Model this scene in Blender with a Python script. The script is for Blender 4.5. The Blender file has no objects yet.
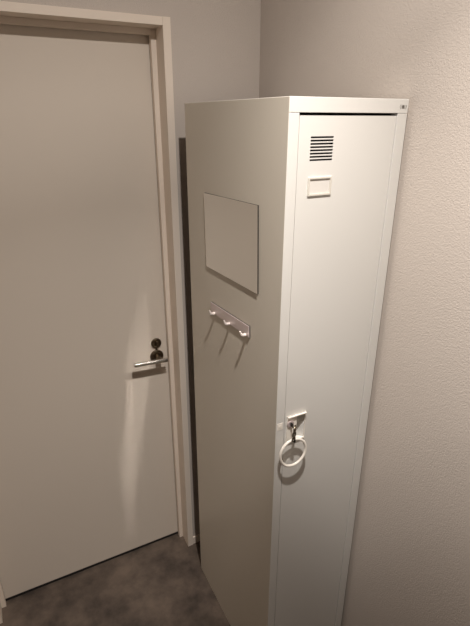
import bpy, bmesh, math, random
from mathutils import Vector, Matrix

random.seed(4)
scn = bpy.context.scene
col = scn.collection
R = math.radians

# ------------------------------------------------------------------ camera
cam_data = bpy.data.cameras.new('camera')
cam = bpy.data.objects.new('camera', cam_data)
col.objects.link(cam)
cam_data.sensor_fit = 'HORIZONTAL'
cam_data.sensor_width = 36.0
cam_data.lens = 36.0 * 472.29 / 470.0
cam_data.clip_start = 0.02
cam.location = (-0.5295, -0.8092, 1.7521)
cam.rotation_mode = 'XYZ'
cam.rotation_euler = (R(90 - 22.429), R(-0.086), R(-27.206))
scn.camera = cam

# ------------------------------------------------------------------ world (closed room: almost nothing)
world = bpy.data.worlds.new('world')
scn.world = world
world.use_nodes = True
world.node_tree.nodes['Background'].inputs[0].default_value = (1.0, 0.9, 0.8, 1)
world.node_tree.nodes['Background'].inputs[1].default_value = 0.02

# ------------------------------------------------------------------ the ceiling downlight's lamp
LX, LY, CEIL = -0.212, -0.45, 2.50
ld = bpy.data.lights.new('downlight_lamp', 'SPOT')
ld.energy = 138.0
ld.color = (1.0, 0.937, 0.878)
ld.spot_size = R(176)
ld.spot_blend = 0.15
ld.shadow_soft_size = 0.02
# photometric profile of the reflector downlight: strong core, weak wide spill
ld.use_nodes = True
lt = ld.node_tree
em = lt.nodes['Emission']
tcn = lt.nodes.new('ShaderNodeTexCoord')
dot = lt.nodes.new('ShaderNodeVectorMath'); dot.operation = 'DOT_PRODUCT'
dot.inputs[1].default_value = Vector((0.0, 0.0, -1.0)).normalized()     # aim of the lamp
neg = lt.nodes.new('ShaderNodeMath'); neg.operation = 'ABSOLUTE'
crv = lt.nodes.new('ShaderNodeValToRGB')
crv.color_ramp.interpolation = 'LINEAR'
prof = [(0.0, .08), (.30, .165), (.375, .20), (.43, .235), (.50, .30), (.57, .32), (.643, .31), (.707, .43), (.755, .52), (.82, .68), (.875, .80), (.925, .97), (.945, .86), (.966, .40), (1.0, .28)]
el = crv.color_ramp.elements
while len(el) < len(prof):
    el.new(0.5)
for e, (p, v) in zip(el, prof):
    e.position = p
    e.color = (v, v, v, 1)
lt.links.new(tcn.outputs['Normal'], dot.inputs[0])
lt.links.new(dot.outputs['Value'], neg.inputs[0])
lt.links.new(neg.outputs[0], crv.inputs['Fac'])
lt.links.new(crv.outputs['Color'], em.inputs['Strength'])
lamp = bpy.data.objects.new('downlight_lamp', ld)
col.objects.link(lamp)
lamp.location = (LX, LY, CEIL - 0.012)

# light bounced off the mirror sheet onto the door is traced, not faked
scn.cycles.blur_glossy = 0.0
scn.cycles.use_guiding = True
scn.cycles.sample_clamp_indirect = 60.0

# ------------------------------------------------------------------ exposure
vs = scn.view_settings
vs.view_transform = 'Standard'
vs.look = 'None'
vs.gamma = 1.0
vs.use_curve_mapping = False
vs.exposure = 0.0

# ------------------------------------------------------------------ materials
def srgb(r, g, b):
    def f(c):
        c /= 255.0
        return c / 12.92 if c <= 0.04045 else ((c + 0.055) / 1.055) ** 2.4
    return (f(r), f(g), f(b), 1.0)

def base_mat(name, colour, rough=0.5, metal=0.0, spec=0.5):
    m = bpy.data.materials.new(name)
    m.use_nodes = True
    b = m.node_tree.nodes['Principled BSDF']
    b.inputs['Base Color'].default_value = colour
    b.inputs['Roughness'].default_value = rough
    b.inputs['Metallic'].default_value = metal
    b.inputs['Specular IOR Level'].default_value = spec
    return m

def noise(nt, scale, detail=2.0, rough=0.5, stretch=(1, 1, 1)):
    tc = nt.nodes.new('ShaderNodeTexCoord')
    mp = nt.nodes.new('ShaderNodeMapping')
    mp.inputs['Scale'].default_value = stretch
    nz = nt.nodes.new('ShaderNodeTexNoise')
    nz.inputs['Scale'].default_value = scale
    nz.inputs['Detail'].default_value = detail
    nz.inputs['Roughness'].default_value = rough
    nt.links.new(tc.outputs['Object'], mp.inputs['Vector'])
    nt.links.new(mp.outputs['Vector'], nz.inputs['Vector'])
    return nz

def add_bump(m, scale, strength, dist, detail=2.0, stretch=(1, 1, 1)):
    nt = m.node_tree
    nz = noise(nt, scale, detail, 0.5, stretch)
    bp = nt.nodes.new('ShaderNodeBump')
    bp.inputs['Strength'].default_value = strength
    bp.inputs['Distance'].default_value = dist
    nt.links.new(nz.outputs['Fac'], bp.inputs['Height'])
    nt.links.new(bp.outputs['Normal'], nt.nodes['Principled BSDF'].inputs['Normal'])
    return bp

def wallpaper():
    m = base_mat('beige textured wallpaper', srgb(197, 187, 178), 0.85, 0, 0.25)
    add_bump(m, 330.0, 0.6, 0.0018, 1.5)
    return m

def floor_mat():
    m = base_mat('dark grey stone vinyl', srgb(80, 72, 67), 0.42, 0, 0.45)
    nt = m.node_tree
    n1 = noise(nt, 5.5, 6.0, 0.62)
    cr = nt.nodes.new('ShaderNodeValToRGB')
    cr.color_ramp.elements[0].position = 0.38
    cr.color_ramp.elements[0].color = srgb(62, 54, 49)
    cr.color_ramp.elements[1].position = 0.66
    cr.color_ramp.elements[1].color = srgb(112, 98, 87)
    nt.links.new(n1.outputs['Fac'], cr.inputs['Fac'])
    nt.links.new(cr.outputs['Color'], nt.nodes['Principled BSDF'].inputs['Base Color'])
    add_bump(m, 90.0, 0.15, 0.001, 3.0)
    return m

def enamel(name, colour, rough, ripple=0.0):
    m = base_mat(name, colour, rough, 0, 0.5)
    if ripple:
        add_bump(m, 3.2, ripple, 0.004, 1.0, (1, 1, 0.45))
    return m

M = {}
M['wall'] = wallpaper()
M['ceiling'] = base_mat('white ceiling paper', srgb(222, 216, 208), 0.9, 0, 0.2)
M['floor'] = floor_mat()
M['door'] = base_mat('matt door laminate', srgb(219, 208, 195), 0.6, 0, 0.12)
M['trim'] = base_mat('pale trim laminate', srgb(232, 219, 205), 0.6, 0, 0.15)
M['side'] = enamel('warm grey enamel', srgb(210, 202, 188), 0.36, 0.10)
M['front'] = enamel('warm white enamel', srgb(217, 215, 210), 0.42)
M['holder'] = base_mat('cream enamel', srgb(209, 204, 194), 0.45)
M['inside'] = base_mat('dark locker interior', srgb(60, 56, 52), 0.7)
M['seam'] = base_mat('dark gap shade', srgb(40, 36, 32), 0.8)
M['mirror'] = base_mat('mirror film', srgb(246, 245, 242), 0.05, 1.0)
M['rubber'] = base_mat('dark magnet rubber', srgb(38, 33, 30), 0.7)
M['steel'] = base_mat('brushed steel', srgb(206, 192, 190), 0.34, 0.35)
M['hook'] = base_mat('bright hook metal', srgb(238, 228, 222), 0.25, 0.35)
M['chrome'] = base_mat('satin chrome', srgb(225, 222, 218), 0.22, 1.0)
M['nickel'] = base_mat('dark satin nickel', srgb(120, 108, 92), 0.30, 1.0)
M['key'] = base_mat('worn key metal', srgb(130, 120, 105), 0.33, 1.0)
M['white'] = base_mat('white plastic', srgb(240, 234, 224), 0.35)
M['black'] = base_mat('black plastic and gap shade', srgb(22, 20, 19), 0.5)  # also colours in the shade of the vent slots and the under-door gap
M['ink'] = base_mat('grey emblem ink', srgb(96, 90, 84), 0.5)
M['card'] = base_mat('white card', srgb(216, 212, 206), 0.7)

lens = bpy.data.materials.new('lit lamp lens')
lens.use_nodes = True
lens.node_tree.nodes['Principled BSDF'].inputs['Base Color'].default_value = (0.8, 0.8, 0.8, 1)
lens.node_tree.nodes['Principled BSDF'].inputs['Emission Color'].default_value = (1, .9, .79, 1)
lens.node_tree.nodes['Principled BSDF'].inputs['Emission Strength'].default_value = 6.0
M['lens'] = lens

# ------------------------------------------------------------------ mesh helpers (all coordinates in world metres)
def add_box(bm, x0, x1, y0, y1, z0, z1, bevel=0.0, seg=2):
    r = bmesh.ops.create_cube(bm, size=1.0)
    vs_ = r['verts']
    for v in vs_:
        v.co = Vector((x0 + (v.co.x + .5) * (x1 - x0), y0 + (v.co.y + .5) * (y1 - y0), z0 + (v.co.z + .5) * (z1 - z0)))
    if bevel > 0:
        es = list({e for v in vs_ for e in v.link_edges})
        bmesh.ops.bevel(bm, geom=es, offset=bevel, segments=seg, affect='EDGES', profile=0.6)
    return bm

def turn(bm, c, deg):
    """turn the shape about the x axis through c"""
    a = R(deg)
    for v in bm.verts:
        p = v.co - c
        v.co = c + Vector((p.x, p.y * math.cos(a) - p.z * math.sin(a), p.y * math.sin(a) + p.z * math.cos(a)))
    return bm

def frame_for(d):
    d = d.normalized()
    a = Vector((0, 0, 1)) if abs(d.z) < .9 else Vector((1, 0, 0))
    u = d.cross(a).normalized()
    return u, d.cross(u).normalized()

def add_tube(bm, pts, radius, n=16, closed=False):
    pts = [Vector(p) for p in pts]
    rad = radius if isinstance(radius, (list, tuple)) else [radius] * len(pts)
    rings = []
    m = len(pts)
    u = None
    for i, p in enumerate(pts):
        if closed:
            d = pts[(i + 1) % m] - pts[i - 1]
        else:
            d = pts[min(i + 1, m - 1)] - pts[max(i - 1, 0)]
        d = d.normalized()
        if u is None:
            u, w = frame_for(d)
        else:
            u = (u - d * u.dot(d)).normalized()
            w = d.cross(u).normalized()
        w = d.cross(u).normalized()
        rings.append([bm.verts.new(p + (u * math.cos(2 * math.pi * k / n) + w * math.sin(2 * math.pi * k / n)) * rad[i]) for k in range(n)])
    rng = range(m) if closed else range(m - 1)
    for i in rng:
        a, b = rings[i], rings[(i + 1) % m]
        for k in range(n):
            bm.faces.new((a[k], a[(k + 1) % n], b[(k + 1) % n], b[k]))
    if not closed:
        bm.faces.new(rings[0])
        bm.faces.new(list(reversed(rings[-1])))
    return bm

def add_lathe(bm, origin, axis, prof, n=40):
    """prof: (distance along axis, radius) pairs"""
    o = Vector(origin)
    ax = Vector(axis).normalized()
    u, w = frame_for(ax)
    rings = []
    for d, r in prof:
        if r <= 1e-6:
            rings.append([bm.verts.new(o + ax * d)])
        else:
            rings.append([bm.verts.new(o + ax * d + (u * math.cos(2 * math.pi * k / n) + w * math.sin(2 * math.pi * k / n)) * r) for k in range(n)])
    for a, b in zip(rings, rings[1:]):
        for k in range(n):
            k2 = (k + 1) % n
            if len(a) == 1 and len(b) == 1:
                continue
            if len(a) == 1:
                bm.faces.new((a[0], b[k2], b[k]))
            elif len(b) == 1:
                bm.faces.new((a[k], a[k2], b[0]))
            else:
                bm.faces.new((a[k], a[k2], b[k2], b[k]))
    return bm

def add_prism(bm, poly, axis, a0, a1):
    """poly: 2-D outline in the two axes that are not `axis`"""
    def P(u, v, a):
        return {'x': (a, u, v), 'y': (u, a, v), 'z': (u, v, a)}[axis]
    A = [bm.verts.new(P(u, v, a0)) for u, v in poly]
    B = [bm.verts.new(P(u, v, a1)) for u, v in poly]
    n = len(poly)
    bm.faces.new(A)
    bm.faces.new(list(reversed(B)))
    for i in range(n):
        bm.faces.new((A[i], A[(i + 1) % n], B[(i + 1) % n], B[i]))
    return bm

def add_sheet(bm, xs, zs, holes, y0, y1):
    """a sheet in the XZ plane between y0 (front) and y1 with rectangular holes, as one closed solid"""
    nx, nz = len(xs) - 1, len(zs) - 1
    def hole(i, k):
        if i < 0 or k < 0 or i >= nx or k >= nz:
            return True
        cx, cz = (xs[i] + xs[i + 1]) / 2, (zs[k] + zs[k + 1]) / 2
        return any(h[0] < cx < h[1] and h[2] < cz < h[3] for h in holes)
    F, B = {}, {}
    def gv(D, i, k, y):
        if (i, k) not in D:
            D[(i, k)] = bm.verts.new((xs[i], y, zs[k]))
        return D[(i, k)]
    for i in range(nx):
        for k in range(nz):
            if hole(i, k):
                continue
            bm.faces.new([gv(F, a, b, y0) for a, b in ((i, k), (i + 1, k), (i + 1, k + 1), (i, k + 1))])
            bm.faces.new([gv(B, a, b, y1) for a, b in ((i, k), (i, k + 1), (i + 1, k + 1), (i + 1, k))])
            for (di, dk, e) in ((-1, 0, ((i, k), (i, k + 1))), (1, 0, ((i + 1, k), (i + 1, k + 1))),
                                (0, -1, ((i, k), (i + 1, k))), (0, 1, ((i, k + 1), (i + 1, k + 1)))):
                if hole(i + di, k + dk):
                    p, q = e
                    bm.faces.new((gv(F, *p, y0), gv(F, *q, y0), gv(B, *q, y1), gv(B, *p, y1)))
    return bm

ORG = {}
def obj(name, bm, mat, parent=None, smooth=True, origin=None):
    bmesh.ops.recalc_face_normals(bm, faces=bm.faces[:])
    o_ = Vector(ORG[parent.name]) if parent else Vector(origin or (0, 0, 0))
    for v in bm.verts:
        v.co -= o_
    me = bpy.data.meshes.new(name)
    bm.to_mesh(me)
    bm.free()
    me.materials.append(M[mat])
    if smooth:
        for p in me.polygons:
            p.use_smooth = True
        try:
            me.set_sharp_from_angle(angle=R(32))
        except Exception:
            pass
    o = bpy.data.objects.new(name, me)
    col.objects.link(o)
    if smooth:
        wn = o.modifiers.new('weighted_normals', 'WEIGHTED_NORMAL')
        wn.keep_sharp = True
        wn.weight = 100
    if parent:
        o.parent = parent
    else:
        o.location = o_
    ORG[o.name] = tuple(o_)
    return o

def thing(name, label, cat, loc, group=None):
    o = bpy.data.objects.new(name, None)
    col.objects.link(o)
    o.location = loc
    o.empty_display_size = 0.1
    ORG[o.name] = tuple(loc)
    o['label'] = label
    o['category'] = cat
    if group:
        o['group'] = group
    return o

def struct(o, label=None, cat=None):
    o['kind'] = 'structure'
    if label:
        o['label'] = label
    if cat:
        o['category'] = cat
    return o

NB = bmesh.new

# ------------------------------------------------------------------ measured layout
W, D, H = 0.3024, 0.528, 1.79            # locker
XR, XL = 0.3136, -1.70                   # side walls
YB, YC, YREAR = 0.660, 0.650, -3.20      # back wall, casing face, wall behind the camera
C1, C2 = 0.0154, -0.0082                 # right casing, outer and inner edge
J2, J1 = -0.7560, -0.7796                # left casing, inner and outer edge
ZC1, ZC2 = 2.015, 1.993                  # head casing, top and underside
YS, YD = 0.714, 0.7374                   # stop face and door leaf face
S_R, S_L, S_T = -0.0243, -0.7397, 1.977  # stop edges

# ------------------------------------------------------------------ room shell
f = obj('floor', add_box(NB(), XL - .1, XR + .1, YREAR - .1, 0.90, -0.10, 0.0), 'floor', smooth=False)
struct(f, 'dark grey mottled stone-look vinyl floor', 'floor')
c = obj('ceiling', add_box(NB(), XL - .1, XR + .1, YREAR - .1, .90, CEIL, CEIL + .1), 'ceiling', smooth=False)
struct(c, 'plain white ceiling above the changing corner', 'ceiling')
w = obj('wall_right', add_box(NB(), XR, XR + .1, YREAR - .1, .90, 0, CEIL), 'wall', smooth=False)
struct(w, 'beige wall with grainy wallpaper right of the locker', 'wall')
w = obj('wall_left', add_box(NB(), XL - .1, XL, YREAR - .1, .90, 0, CEIL), 'wall', smooth=False)
struct(w, 'beige wallpapered wall left of the door', 'wall')
w = obj('wall_rear', add_box(NB(), XL, XR, YREAR - .1, YREAR, 0, CEIL), 'wall', smooth=False)
struct(w, 'beige wallpapered wall opposite the door', 'wall')
bm = NB()
add_box(bm, C1 - .010, XR, YB, .80, 0, CEIL)
add_box(bm, XL, J1 + .010, YB, .80, 0, CEIL)
add_box(bm, J1 + .010, C1 - .010, YB, .80, ZC1 - .010, CEIL)
add_box(bm, XL, XR, .82, .90, 0, CEIL)  # unseen slab added behind the door so the space there stays dark
w = obj('wall_back', bm, 'wall', smooth=False)
struct(w, 'beige wallpapered wall holding the door', 'wall')
b = obj('baseboard_back', add_box(NB(), C1, XR, YB - .007, YB, 0, .038, .0015), 'trim')
struct(b, 'low pale baseboard behind the locker', 'baseboard')
b = obj('baseboard_right', add_box(NB(), XR - .007, XR, YREAR, YB - .007, 0, .038, .0015), 'trim')
struct(b, 'low pale baseboard along the right wall', 'baseboard')
b = obj('baseboard_left', add_box(NB(), XL, XL + .007, YREAR, YB, 0, .038, .0015), 'trim')
struct(b, 'low pale baseboard along the left wall', 'baseboard')

# door frame: side jambs, head and stops
fr = thing('trim_1', 'pale flat door frame around the white door', 'door frame', ((C1 + J1) / 2, YB, 0))
fr['kind'] = 'structure'
def jamb(xo, xi, xs):
    bm = NB()
    lo, hi = min(xo, xi), max(xo, xi)
    add_box(bm, lo, hi, YC, .80, 0, ZC1, .0012)
    return bm
obj('side_jamb', jamb(C1, C2, S_R), 'trim', fr)
obj('side_jamb', jamb(J1, J2, S_L), 'trim', fr)
obj('head_jamb', add_box(NB(), J2, C2, YC, .80, ZC2, ZC1 - .0006, .0012), 'trim', fr)
obj('door_stop', add_box(NB(), S_R, C2, YS, YD - .004, 0, ZC2, .001), 'trim', fr)
obj('door_stop', add_box(NB(), J2, S_L, YS, YD - .004, 0, ZC2, .001), 'trim', fr)
obj('door_stop', add_box(NB(), S_L, S_R, YS, YD - .004, S_T, ZC2, .001), 'trim', fr)
obj('stop_gap_shade', add_box(NB(), S_R + .001, C2 - .002, YD - .004, YD - .0005, 0.01, ZC2 - .002), 'seam', fr)  # dark strips standing in for the shadow between stop and leaf
obj('stop_gap_shade', add_box(NB(), J2 + .002, S_L - .001, YD - .004, YD - .0005, 0.01, ZC2 - .002), 'seam', fr)

# door leaf
dr = obj('door_1', add_box(NB(), J2 + .004, C2 - .004, YD, YD + .036, .014, ZC2 - .004, .001), 'door', origin=(-.38, YD, .009))
struct(dr, 'plain flush door in pale laminate with a lever handle', 'door')
obj('under_door_shade', add_box(NB(), J2 + .006, C2 - .006, YD + .0015, YD + .034, .0005, .0142), 'black', dr)['label'] = 'black strip standing in for the shade under the door'  # black filler added so the gap below the leaf reads as shade
# lever handle
hx, hz = -0.0660, 0.9215
bm = NB()
add_lathe(bm, (hx, YD, hz), (0, -1, 0), [(0, .0255), (.0055, .0255), (.0075, .0238), (.0080, .020), (.0080, 0)])
lh = obj('lever_handle', bm, 'nickel', dr)
bm = NB()
add_tube(bm, [(hx, YD - .008, hz), (hx, YD - .030, hz), (hx, YD - .046, hz + .001)], [.0115, .0105, .0095], 20)
obj('neck', bm, 'nickel', lh)
bm = NB()
yb = YD - .050
add_lathe(bm, (-.0405, yb, .9225), (-1, 0, .055), [(0, 0), (.0, .0060), (.001, .0077), (.003, .0084), (.1235, .0084), (.1255, .0077), (.1265, .0060), (.1265, 0)], 28)
obj('lever', bm, 'chrome', lh)['label'] = 'bright satin lever bar'
# thumb turn above it
bm = NB()
tz = 0.9755
add_lathe(bm, (hx + .001, YD, tz), (0, -1, 0), [(0, .0195), (.0050, .0195), (.0068, .0180), (.0072, .015), (.0072, 0)])
tt = obj('thumb_turn', bm, 'nickel', dr)
bm = NB()
add_box(bm, hx - .003, hx + .005, YD - .020, YD - .007, tz - .012, tz + .012, .0022)
obj('turn_knob', bm, 'nickel', tt)
bm = NB()
add_box(bm, hx - .0035, hx + .0035, YD - .0030, YD, hz + .022, tz - .016, .0008)  # narrow dark piece in place of the shadow below the thumb turn
obj('turn_shadow', bm, 'nickel', tt)

# ------------------------------------------------------------------ ceiling downlight fitting
dl = thing('ceiling_light', 'small round recessed downlight in the ceiling in front of the locker', 'light', (LX, LY, CEIL))
obj('trim_ring', add_lathe(NB(), (LX, LY, CEIL), (0, 0, -1), [(0, .060), (.004, .060), (.007, .055), (.007, .046), (.002, .042), (.0, .042)], 48), 'ceiling', dl)
obj('lens', add_lathe(NB(), (LX, LY, CEIL), (0, 0, -1), [(0, .041), (.002, .041), (.003, .036), (.0035, 0)], 48), 'lens', dl)
lamp.parent = dl
lamp.location = (0, 0, -0.012)

# ------------------------------------------------------------------ the locker
lk = thing('locker', 'tall narrow cream steel locker standing in the corner beside the door', 'locker', (W / 2, D / 2, 0))
T = 0.0012
FY = 0.0012                      # door face sits a hair behind the frame
DX0, DX1, DZ0, DZ1 = 0.0262, 0.2728, 0.062, 1.7570
# carcass
bm = NB()
add_box(bm, .0006, W - .0006, D - .004, D - .0006, .002, H - .002)
add_box(bm, .0006, W - .0006, .020, D - .002, H - .0035, H - .0015)
add_box(bm, .0006, W - .0006, .020, D - .002, .030, .032)
add_box(bm, .004, W - .004, .030, D - .006, 1.42, 1.432)
obj('carcass', bm, 'inside', lk)
def side_panel(x0, x1):
    return add_box(NB(), x0, x1, .0, D, .0, H - .0004, .0011, 3)
obj('side_panel', side_panel(0, .004), 'side', lk)
obj('side_panel', side_panel(W - .004, W), 'side', lk)
obj('top_panel', add_box(NB(), .0008, W - .0008, .0006, D - .0006, H - .0022, H, .0008, 2), 'front', lk)
# front frame
obj('header_rail', add_box(NB(), 0.0003, W - .0003, -.0006, .020, 1.7622, H - .0003, .0011, 3), 'front', lk)
obj('frame_stile', add_box(NB(), 0.0003, .0243, -.0003, .020, .0, 1.7616, .0010, 3), 'front', lk)
obj('frame_stile', add_box(NB(), .2748, W - .0003, -.0003, .020, .0, 1.7616, .0010, 3), 'front', lk)
obj('bottom_rail', add_box(NB(), .0243, .2748, .0, .020, .0, .058, .001, 2), 'front', lk)

# door with real louvre slots and a hole for the handle pocket
SX0, SX1 = .0545, .1108
slots = []
for i in range(8):
    zc = 1.7172 - i * .00612
    slots.append((SX0, SX1, zc - .0018, zc + .0018))
HX0, HX1, HZ0, HZ1 = .0325, .0865, .9925, 1.0735     # handle plate
PX0, PX1, PZ0, PZ1 = .0600, .0850, .9965, 1.0685     # finger pocket
LCX, LCZ = .0410, 1.0510
holes = slots + [(PX0, PX1, PZ0, PZ1)]
xs = sorted({DX0, DX1, SX0, SX1, PX0, PX1})
zs = sorted({DZ0, DZ1, PZ0, PZ1} | {s[2] for s in slots} | {s[3] for s in slots})
bm = add_sheet(NB(), xs, zs, holes, FY, FY + T)
# returned edges of the folded door sheet
add_box(bm, DX0, DX0 + T, FY + T, FY + .018, DZ0, DZ1)
add_box(bm, DX1 - T, DX1, FY + T, FY + .018, DZ0, DZ1)
add_box(bm, DX0, DX1, FY + T, FY + .018, DZ1 - T, DZ1)
add_box(bm, DX0, DX1, FY + T, FY + .018, DZ0, DZ0 + T)
door = obj('door', bm, 'front', lk, smooth=False)
# pressed louvre fins and backing, coloured black for the shade inside the slots
bm = NB()
for s in slots:
    add_prism(bm, [(FY + .0050, s[3] - .0004), (FY + .0100, s[2] - .0012), (FY + .0106, s[2] - .0008), (FY + .0056, s[3])], 'x', SX0, SX1)
add_box(bm, SX0 - .006, SX1 + .006, FY + .012, FY + .013, slots[-1][2] - .008, slots[0][3] + .008)
obj('vent_louvre', bm, 'black', door)['label'] = 'louvre slots with their inner shade coloured black'
# label holder
hx0, hx1, hz0, hz1 = .0530, .1118, 1.6042, 1.6412
bm = NB()
add_box(bm, hx0, hx1, FY - .0032, FY, hz1 - .0040, hz1, .0009)
add_box(bm, hx0, hx1, FY - .0030, FY, hz0 - .0005, hz0 + .0038, .0009)
add_box(bm, hx0, hx0 + .0038, FY - .0034, FY, hz0 + .003, hz1 - .003, .0008)
add_box(bm, hx1 - .0038, hx1, FY - .0034, FY, hz0 + .003, hz1 - .003, .0008)
lb = obj('label_holder', bm, 'holder', door)
obj('blank_card', add_box(NB(), hx0 + .004, hx1 - .004, FY - .0008, FY, hz0 + .004, hz1 - .004), 'card', lb)
# handle plate with raised top lip and wedge-shaped finger pocket
bm = NB()
PYF = FY - .0030
add_sheet(bm, [HX0, PX0, PX1, HX1], [HZ0, PZ0, PZ1, HZ1], [(PX0, PX1, PZ0, PZ1)], PYF, FY)
add_box(bm, HX0, HX1, FY - .0078, FY, HZ1 - .0036, HZ1, .0010)
hp = obj('handle_plate', bm, 'white', door, smooth=False)
bm = NB()
dp = .019
t = .0012
# pocket walls: left wall, sloping back, wedge floor and wedge roof
add_box(bm, PX0 - t, PX0, FY + T, FY + dp, PZ0 - t, PZ1 + t)
add_prism(bm, [(PX0 - t, FY + dp), (PX1, FY), (PX1 + t, FY + .0015), (PX0 - t, FY + dp + .0015)], 'z', PZ0 - t, PZ1 + t)
add_prism(bm, [(PX0 - t, FY + T), (PX1, FY + T), (PX0 - t, FY + dp)], 'z', PZ0 - t, PZ0)
add_prism(bm, [(PX0 - t, FY + T), (PX1, FY + T), (PX0 - t, FY + dp)], 'z', PZ1, PZ1 + t)
obj('finger_pocket', bm, 'front', hp, smooth=False)
bm = NB()
add_lathe(bm, (LCX, PYF, LCZ), (0, -1, 0), [(0, .0098), (.0022, .0098), (.0032, .0088), (.0034, 0)], 32)
lc = obj('lock_cylinder', bm, 'steel', hp)
# latch tongue plate on the left stile
bm = NB()
add_box(bm, .0035, .0195, -.0009, .0, 1.0405, 1.0600, .0005)
add_box(bm, .0075, .0160, -.0014, -.0005, 1.0465, 1.0545, .0004)
obj('latch_plate', bm, 'white', lk)
# maker's emblem, a grey dot between two curved strokes
bm = NB()
ex, ez, ey = .2872, 1.7745, -.0006
add_lathe(bm, (ex, ey, ez), (0, -1, 0), [(0, .0036), (.0003, .0036), (.0003, 0)], 24)
for rr in (.0058, .0088):
    for sgn in (-1, 1):
        pts = []
        for k in range(11):
            a = R(-60 + 12 * k) if rr < .007 else R(-38 + 7.6 * k)
            pts.append((ex + sgn * rr * math.cos(a), ey - .0001, ez + rr * math.sin(a) * .75))
        add_tube(bm, pts, .0003 if rr < .007 else .0005, 6)
obj('emblem', bm, 'ink', lk)['label'] = 'small grey round emblem on the header'

# ------------------------------------------------------------------ key with its white wrist ring, hanging from the lock
ky = thing('key_ring', 'white plastic ring on a metal key in the locker door lock', 'key ring', (LCX, -.006, LCZ))
yk = PYF - .0034
bm = NB()
add_box(bm, LCX - .0012, LCX + .0012, yk - .010, yk + .004, LCZ - .004, LCZ + .004, .0004)
bw = []
for k in range(24):
    a = 2 * math.pi * k / 24
    bw.append((LCX + .003 + .0065 * math.cos(a), yk - .0130 + .0060 * math.cos(a), LCZ - .0085 + .0105 * math.sin(a)))
add_tube(bm, bw, .0022, 8, True)
obj('key', bm, 'key', ky)
bm = NB()
add_box(bm, LCX - .0022, LCX + .0022, yk - .0075, yk + .002, LCZ - .003, LCZ + .0050, .0012)
obj('key_cover', bm, 'black', ky)['label'] = 'black key cap'
def link(bm, c, u, v, ru, rv, r, n=22):
    c, u, v = Vector(c), Vector(u).normalized(), Vector(v).normalized()
    add_tube(bm, [c + u * ru * math.cos(2 * math.pi * k / n) + v * rv * math.sin(2 * math.pi * k / n) for k in range(n)], r, 8, True)
RC = Vector((.0440, -.0165, .9725)); RR = .0380; RT = .0036
bm = NB()
zt = RC.z + RR
zk = LCZ - .0165
link(bm, (LCX + .0005, yk - .0150, zk - .004), (1, .3, 0), (.05, 0, -1), .0062, .0078, .0014)
link(bm, (LCX + .0005, yk - .0145, zk - .0125), (.25, 1, 0), (.05, 0, -1), .0050, .0072, .0015)
link(bm, (LCX + .0005, yk - .0140, zk - .0195), (1, .2, 0), (.05, 0, -1), .0052, .0066, .0014)
obj('chain', bm, 'key', ky)
bm = NB()
tp = Vector((RC.x + .001, RC.y, zt - .0002))
link(bm, tp, (0, 1, 0), (.05, 0, 1), .0046, .0062, .0014)
obj('loop', bm, 'black', ky)
bm = NB()
n = 72
pts = []
for k in range(n):
    a = 2 * math.pi * k / n
    pts.append(RC + Vector((RR * math.cos(a), 0.002 * math.sin(a), RR * math.sin(a))))
add_tube(bm, pts, RT, 14, True)
obj('wrist_ring', bm, 'white', ky)['label'] = 'white plastic ring'

# ------------------------------------------------------------------ magnetic mirror sheet on the locker side
mr = thing('mirror', 'rectangular magnetic mirror sheet stuck on the locker side', 'mirror', (0, .2545, 1.3615))
mc = Vector((0, .2492, 1.4658))
y0, y1, z0, z1 = mc.y - .148, mc.y + .148, mc.z - .1034, mc.z + .1034
obj('backing', turn(add_box(NB(), -.0012, -.0001, y0, y1, z0, z1, .0003), mc, -2.0), 'rubber', mr)
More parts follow.
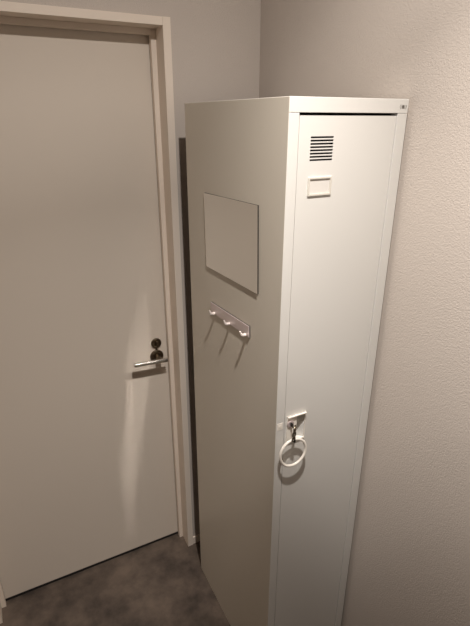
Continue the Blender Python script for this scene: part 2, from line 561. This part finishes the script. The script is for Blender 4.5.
# the sheet clings to the panel in the middle of its upper edge and stands off a little elsewhere
bm = NB()
NY, NZ = 40, 28
def mx(u, v):
    return -.0029 + LIFT * v ** 3 * math.sin(math.pi * u) ** 2
LIFT = .0018
g0, g1 = [], []
for j in range(NZ + 1):
    v = j / NZ
    r0, r1 = [], []
    for i in range(NY + 1):
        u = i / NY
        yy, zz = y0 + .0004 + u * (y1 - y0 - .0008), z0 + .0004 + v * (z1 - z0 - .0008)
        r0.append(bm.verts.new((mx(u, v) - .0006, yy, zz)))
        r1.append(bm.verts.new((mx(u, v), yy, zz)))
    g0.append(r0); g1.append(r1)
for j in range(NZ):
    for i in range(NY):
        for g in (g0, g1):
            bm.faces.new((g[j][i], g[j][i + 1], g[j + 1][i + 1], g[j + 1][i]))
rim = [(0, i) for i in range(NY)] + [(j, NY) for j in range(NZ)] + [(NZ, NY - i) for i in range(NY)] + [(NZ - j, 0) for j in range(NZ)]
for (a_, b_) in zip(rim, rim[1:] + rim[:1]):
    bm.faces.new((g0[a_[0]][a_[1]], g0[b_[0]][b_[1]], g1[b_[0]][b_[1]], g1[a_[0]][a_[1]]))
obj('mirror_face', turn(bm, mc, -2.0), 'mirror', mr)

# ------------------------------------------------------------------ magnetic hook rail, slightly tilted
hr = thing('hook_rail', 'slim metal rail of three hooks tilted slightly on the locker side', 'hook rail', (0, .2508, 1.2480))
cen = Vector((0, .2508, 1.2480))
def tl(bm):
    return turn(bm, cen, -3.2)
hl, hh = .1160, .0153
obj('magnet_strip', tl(add_box(NB(), -.0022, -.0001, cen.y - hl, cen.y + hl, cen.z - hh, cen.z + hh, .0004)), 'rubber', hr)
obj('rail_plate', tl(add_box(NB(), -.0048, -.0022, cen.y - hl + .0006, cen.y + hl - .0006, cen.z - hh + .0006, cen.z + hh - .0006, .0005)), 'steel', hr)
for yy in (.0990, .0035, -.0895):
    bm = NB()
    b0 = cen + Vector((.0012, yy - .0095, -.0130))
    pts = [b0 + Vector(p) for p in ((-.005, 0, 0), (-.011, 0, 0), (-.0150, 0, .0004), (-.0182, 0, .0028), (-.0200, 0, .0066), (-.0212, 0, .0120))]
    add_tube(bm, pts, [.0047, .0047, .0046, .0038, .0027, .0021], 16)
    obj('hook', tl(bm), 'hook', hr)
